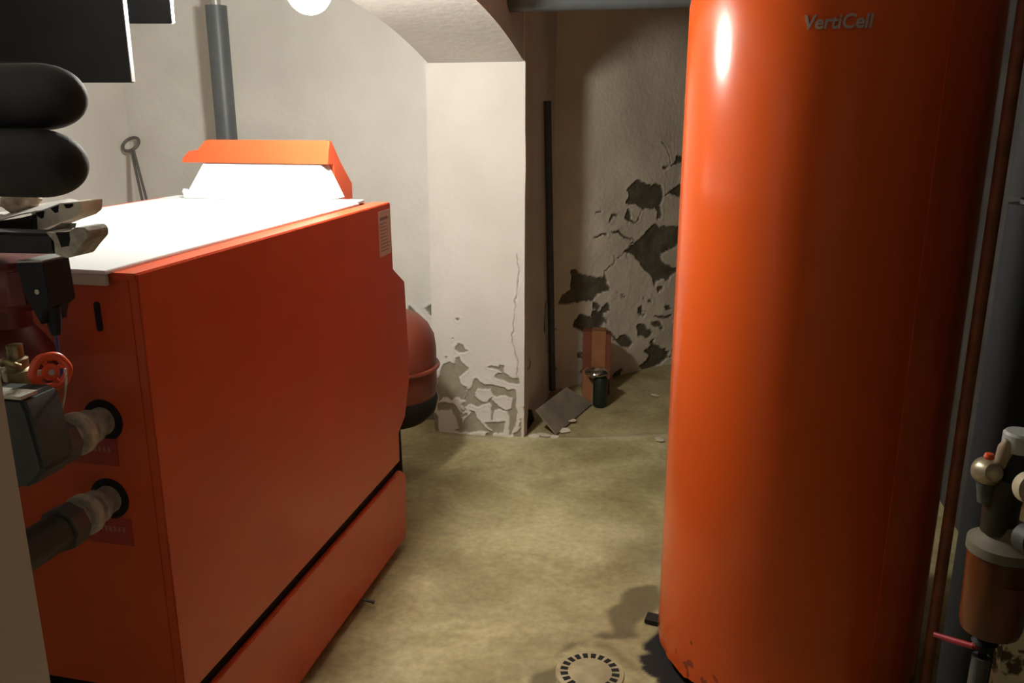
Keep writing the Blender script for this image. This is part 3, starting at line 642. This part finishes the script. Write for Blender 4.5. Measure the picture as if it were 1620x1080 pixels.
# scuffed film near the bottom edge (bare brown spots)
mt = M_tank; nt = mt.node_tree; b = nt.nodes['Principled BSDF']; src = b.inputs['Base Color'].links[0].from_socket
geo = nt.nodes.new('ShaderNodeNewGeometry'); sx = nt.nodes.new('ShaderNodeSeparateXYZ'); nt.links.new(geo.outputs['Position'], sx.inputs[0])
mr = nt.nodes.new('ShaderNodeMapRange'); mr.inputs[1].default_value = .02; mr.inputs[2].default_value = .19; mr.inputs[3].default_value = .68; mr.inputs[4].default_value = .30
nt.links.new(sx.outputs[2], mr.inputs[0])
nz_ = nt.nodes.new('ShaderNodeTexNoise'); nz_.inputs['Scale'].default_value = 22; nz_.inputs['Detail'].default_value = 6; nt.links.new(geo.outputs['Position'], nz_.inputs['Vector'])
lt = nt.nodes.new('ShaderNodeMath'); lt.operation = 'LESS_THAN'; nt.links.new(nz_.outputs['Fac'], lt.inputs[0])
sb = nt.nodes.new('ShaderNodeMath'); sb.operation = 'MULTIPLY'; sb.inputs[1].default_value = .72; nt.links.new(mr.outputs[0], sb.inputs[0]); nt.links.new(sb.outputs[0], lt.inputs[1])
mx = nt.nodes.new('ShaderNodeMix'); mx.data_type = 'RGBA'; nt.links.new(lt.outputs[0], mx.inputs['Factor']); nt.links.new(src, mx.inputs[6]); mx.inputs[7].default_value = (.30, .045, .015, 1)
nt.links.new(mx.outputs[2], b.inputs['Base Color'])
MB().add(vs_, fs_).build('jacket', M_tank, t, smooth=50)
MB().lathe([(0, .0), (.27, 0), (.28, .01), (.30, .06)], Matrix.Translation((tx, ty, 0.012)), 48).build('base', M_slot, t)
MB().lathe([(tr-.01, 0), (tr+.003, .002), (tr+.003, .022), (tr-.02, .045), (.1, .06), (0, .06)], Matrix.Translation((tx, ty, 1.765)), 96).build('top_cover', M_tank, t)
for a_ in (2.98, 4.9, .9):
    MB().box((.22, -.022, 0.0), (.395, .022, .012), Matrix.Translation((tx, ty, 0)) @ Matrix.Rotation(a_, 4, 'Z')).build('foot', M_slot, t)
# overlapping film seam
sa = math.radians(-58)
MB().box((tr-.002, -.012, .05), (tr+.0022, .012, 1.76), Matrix.Translation((tx, ty, 0)) @ Matrix.Rotation(sa, 4, 'Z')).build('seam_strip', M_tank, t)
# lettering wrapped on the jacket
cu = bpy.data.curves.new('lettering', 'FONT'); cu.body = 'VertiCell'; cu.size = .0385; cu.extrude = .0012; cu.offset = .0009; cu.shear = .12; cu.align_x = 'CENTER'; cu.resolution_u = 4
to = bpy.data.objects.new('lettering_curve', cu); COL.objects.link(to); bpy.context.view_layer.update()
tm = bpy.data.meshes.new_from_object(to.evaluated_get(bpy.context.evaluated_depsgraph_get())); bpy.data.objects.remove(to)
wx = [v.co.x for v in tm.vertices]; wid = max(wx)-min(wx); scx = .131/wid
acam = math.atan2(-ty, -tx)
for v in tm.vertices:
    x_ = v.co.x*scx; a_ = acam+math.radians(-.6)+x_/tr; r_ = tr+.0012+v.co.z
    v.co = Vector((tx+r_*math.cos(a_), ty+r_*math.sin(a_), 1.660+v.co.y))
tm.materials.append(M_badge); lo = bpy.data.objects.new('lettering', tm); COL.objects.link(lo); lo.parent = t; lo.matrix_parent_inverse = Matrix.Translation(-t.location)
lo['label'] = 'dull silver raised lettering reading VertiCell'

# ------------------------------------------------------------------ floor drain
t = thing('floor_drain', 'round floor drain plate with a ring of dark slots', 'drain', (-.245, 2.035, 0))
MB().lathe([(0, .0045), (.088, .0045), (.094, .003), (.096, -.004)], Matrix.Translation((-.245, 2.035, 0)), 64).build('plate', M_drain, t)
sl = MB(); NSL = 20
for k in range(NSL):
    a_ = 2*math.pi*k/NSL; h_ = math.pi/NSL*.60
    q = [(.061, -h_*1.12), (.082, -h_), (.082, h_), (.061, h_*1.12)]
    pts = [(r_*math.cos(a_+b2), r_*math.sin(a_+b2)) for r_, b2 in q]
    sl.prism(pts, .0040, .0049, 'z', Matrix.Translation((-.245, 2.035, 0)))
so = sl.build('slot', M_slot, t); so['label'] = 'ring of dark drainage slots'

# ------------------------------------------------------------------ recess corner: board, boxes, canister, bar, flakes
P = [onz(880, 687, .006), onz(937, 638, .006), None, None]
Aa = onx(848, 648, -.745); n_ = (np.array(P[1])-np.array(P[0]))
Dd = Aa+n_*0.78
q = [Vector(P[0]), Vector(P[1]), Vector(Dd), Vector(Aa)]; nrm = (q[1]-q[0]).cross(q[3]-q[0]).normalized()*.006
tag(MB().add([tuple(p) for p in q]+[tuple(p-nrm*1.0) for p in q], [(0,1,2,3), (7,6,5,4), (0,4,5,1), (1,5,6,2), (2,6,7,3), (3,7,4,0)]).build('board', M_card, smooth=20), 'flat brown-grey board lying tilted at the foot of the pier', 'board')
t = thing('cardboard_box', 'tall orange cardboard box standing in the dark corner', 'box', (-.545, 4.46, 0))
Mr = Matrix.Translation((-.545, 4.47, 0)) @ Matrix.Rotation(.12, 4, 'Z')
MB().box((-.080, -.04, 0), (-.032, .04, .352), Mr).build('side_face', M_carton2, t, bevel=.002)
MB().box((-.0315, -.042, 0), (.045, .04, .358), Mr).build('body', M_carton, t, bevel=.002)
MB().box((.0455, -.038, 0), (.072, .04, .34), Mr).build('flap', M_carton2, t, bevel=.002)
tag(MB().box((-.04, -.03, 0), (.035, .03, .168), Matrix.Translation((-.555, 4.33, 0)) @ Matrix.Rotation(-.25, 4, 'Z')).build('cardboard_box', M_carton, bevel=.002), 'small orange carton in front of the tall orange box', 'box')
t = thing('canister', 'dark green canister with a round chrome top beside the orange cartons', 'canister', (-.497, 4.245, 0))
MB().lathe([(0, 0), (.034, 0), (.038, .006), (.038, .15), (.030, .165)], Matrix.Translation((-.497, 4.245, 0)), 32).build('body', M_green, t)
MB().lathe([(.020, .15), (.058, .176), (.062, .183), (.060, .190), (.045, .203), (.020, .211), (0, .213)], Matrix.Translation((-.520, 4.245, 0)), 40).build('chrome_top', M_chrome, t)
tb = onx(866, 160, -.765); b0 = onx(880, 612, -.765)
tag(MB().tube([Vector(tb), Vector((-.772, 4.36, .03))], .018, 4).build('metal_bar', M_steel, smooth=20), 'long dark steel bar leaning upright in the corner behind the pier', 'bar')
for i, (fx, fy, sz, lab) in enumerate(((900, 664, 1.5, 'large cream paint flake on the end of the tilted board'), (893, 681, 1.3, 'cream paint flake at the near corner of the tilted board'), (861, 688, 1.3, 'cream paint flake between pier corner and board'),
                                       (1043, 695, 1.1, 'small pale paint flake close to the orange tank'), (1036, 625, 1.1, 'pale flake on the floor by the back wall'), (845, 690, 1.0, 'small pale flake right at the pier corner'), (877, 691, .8, 'tiny paint flake just in front of the tilted board'))):
    p = onz(fx, fy, .010 if i == 0 else .004); rnd = random.Random(i); k = 8
    pts = [(sz*.016*(1+.4*rnd.random())*math.cos(2*math.pi*j/k)*1.35, sz*.016*(1+.5*rnd.random())*math.sin(2*math.pi*j/k)) for j in range(k)]
    Mx = Matrix.Translation(p) @ Matrix.Rotation(rnd.random()*3, 4, 'Z') @ Matrix.Rotation(.12, 4, 'X')
    tag(MB().prism(pts, 0, .003, 'z', Mx).build('paint_flake', M_flake, smooth=20), lab, 'debris', 'fallen paint flakes by the pier')
# pipe under the recess ceiling
p = ony(900, 17, 3.45)
tag(MB().tube([(-.795, 3.45, p[2]+.06), (.965, 3.45, p[2]+.06)], .06, 28).build('ceiling_pipe', M_greypipe), 'thick grey-green pipe running under the ceiling beyond the arch', 'pipe')

# ------------------------------------------------------------------ right edge
tag(MB().tube([(.598, 2.025, 0), (.598, 2.025, CEIL)], .0135, 20).build('copper_pipe', M_copper), 'thin brown vertical pipe beside the orange tank', 'pipe')
t = thing('insulated_riser', 'thick dark insulated riser pipe behind the thin brown pipe', 'pipe', (.615, 1.86, 0))
MB().tube([(.605, 1.80, 0.0), (.605, 1.80, 1.33)], .050, 32).build('foam_sleeve', mat('blue-black sleeve', (.007, .009, .011), .8), t)
MB().tube([(.605, 1.80, 1.345), (.605, 1.80, CEIL)], .053, 32).build('foam_sleeve', mat('green-grey sleeve', (.012, .014, .013), .8), t)
MB().tube([(.605, 1.80, 1.33), (.605, 1.80, 1.345)], .030, 32).build('joint', M_steel, t)
yb = 1.36
def ab(px, py, y=yb): return Vector(ony(px, py, y))
t = thing('water_filter', 'amber-bowled water filter with brass head at the lower right edge', 'water filter', tuple(ab(1575, 1000)))
top = ab(1588, 868); bot = ab(1562, 1000); cx = (top.x+bot.x)/2; hgt = top.z-bot.z
MB().lathe([(0, -.004), (.030, 0), (.043, .008), (.046, .02), (.049, hgt-.012), (.046, hgt-.002), (.035, hgt)], Matrix.Translation((cx, yb, bot.z)), 36).build('filter_bowl', M_bowl, t)
MB().lathe([(0, 0), (.028, 0), (.028, hgt*.55), (0, hgt*.55)], Matrix.Translation((cx+.008, yb-.024, bot.z+.025)), 20).build('cartridge', mat('brown cartridge', (.10, .02, .012), .5), t)
MB().lathe([(.030, 0), (.052, 0), (.052, .016), (.044, .02), (.030, .03), (.026, .05)], Matrix.Translation((cx, yb, top.z-.004)), 36).build('collar', mat('grey collar', (.15, .14, .10), .5), t)
MB().tube(rounded([(cx-.01, yb, top.z+.03), (cx-.012, yb, top.z+.075), (cx-.005, yb, top.z+.12)], .02), .026, 20).build('filter_head', mat('dark brass', (.035, .03, .02), .45, metal=.5), t)
MB().lathe([(0, 0), (.006, 0), (.014, .01), (.020, .02), (.008, .03), (.006, .05)], aim((cx-.004, yb-.0, bot.z+.002), (0, 0, -1)), 18).build('drain_plug', M_plastic, t)
t = thing('ball_valve', 'small brass ball valve with an orange-red knob above the filter', 'valve', tuple(ab(1570, 760)))
c = ab(1562, 745)
MB().lathe([(0, -.024), (.014, -.02), (.022, -.008), (.022, .008), (.014, .02), (0, .024)], aim(c, (.2, -1, .3)), 24).build('valve_body', mat('cloudy brass', (.34, .30, .20), .35, metal=.5), t)
MB().tube([c+Vector((.0, 0, -.02)), c+Vector((.005, 0, -.05))], .013, 16).build('valve_neck', M_steel, t)
MB().lathe([(0, -.006), (.006, -.004), (.008, 0), (.006, .005), (0, .007)], Matrix.Translation(ab(1565, 722, yb-.015)), 16).build('knob', M_red, t)
MB().lathe([(.006, 0), (.011, .004), (.012, .035), (.006, .05), (0, .052)], aim(ab(1583, 738), (.05, -.2, 1)), 20).build('bonnet', mat('tan metal', (.30, .24, .17), .5, metal=.3), t)
t = thing('automatic_vent', 'black air vent with a pale grey cap at the right frame edge', 'vent', tuple(ab(1608, 800)))
pc = ab(1614, 700)
MB().lathe([(0, .018), (.022, .018), (.025, .014), (.025, -.012), (.02, -.013)], Matrix.Translation(pc), 28).build('cap', M_cap, t)
MB().lathe([(.02, -.013), (.022, -.03), (.022, -.075), (.012, -.082), (.012, -.086)], Matrix.Translation(pc), 28).build('vent_body', M_plastic, t)
t = thing('pressure_gauge', 'pale round gauge and fitting cut by the right frame edge', 'gauge', tuple(ab(1615, 860)))
pg = ab(1624, 768, yb-.06)
MB().lathe([(0, 0), (.022, 0), (.024, .004), (.024, .02), (0, .02)], aim(pg, (.25, -1, .15)), 28).build('dial_case', mat('cream dial', (.48, .42, .28), .5), t)
pg = ab(1620, 848, yb-.085)
MB().lathe([(0, 0), (.020, 0), (.023, .004), (.023, .03), (.012, .035), (.012, .04), (0, .04)], aim(pg, (.3, -1, .15)), 28).build('stop_fitting', M_block, t)
MB().lathe([(0, 0), (.009, 0), (.009, .01), (0, .01)], aim(pg+Vector((.008, -.045, -.008)), (.3, -1, .15)), 20).build('fitting_end', M_hemp, t)
a_ = ab(1478, 1003, 1.40); b_ = ab(1540, 1022, 1.36)
t = thing('lever_handle', 'thin dark red lever handle beneath the amber filter bowl', 'lever', tuple(b_))
MB().tube([a_, a_*.5+b_*.5+Vector((0, 0, -.001)), b_], [.004, .0055, .005], 10).build('lever_arm', M_lever, t)
MB().tube([b_, b_+Vector((.012, 0, .010))], .0065, 10).build('lever_hub', M_lever, t)
tag(MB().tube([(cx-.005, yb, bot.z-.045), (cx-.005, yb, 0)], .014, 16).build('drain_pipe', M_steel), 'dark vertical pipe dropping from the amber filter to the floor', 'pipe')
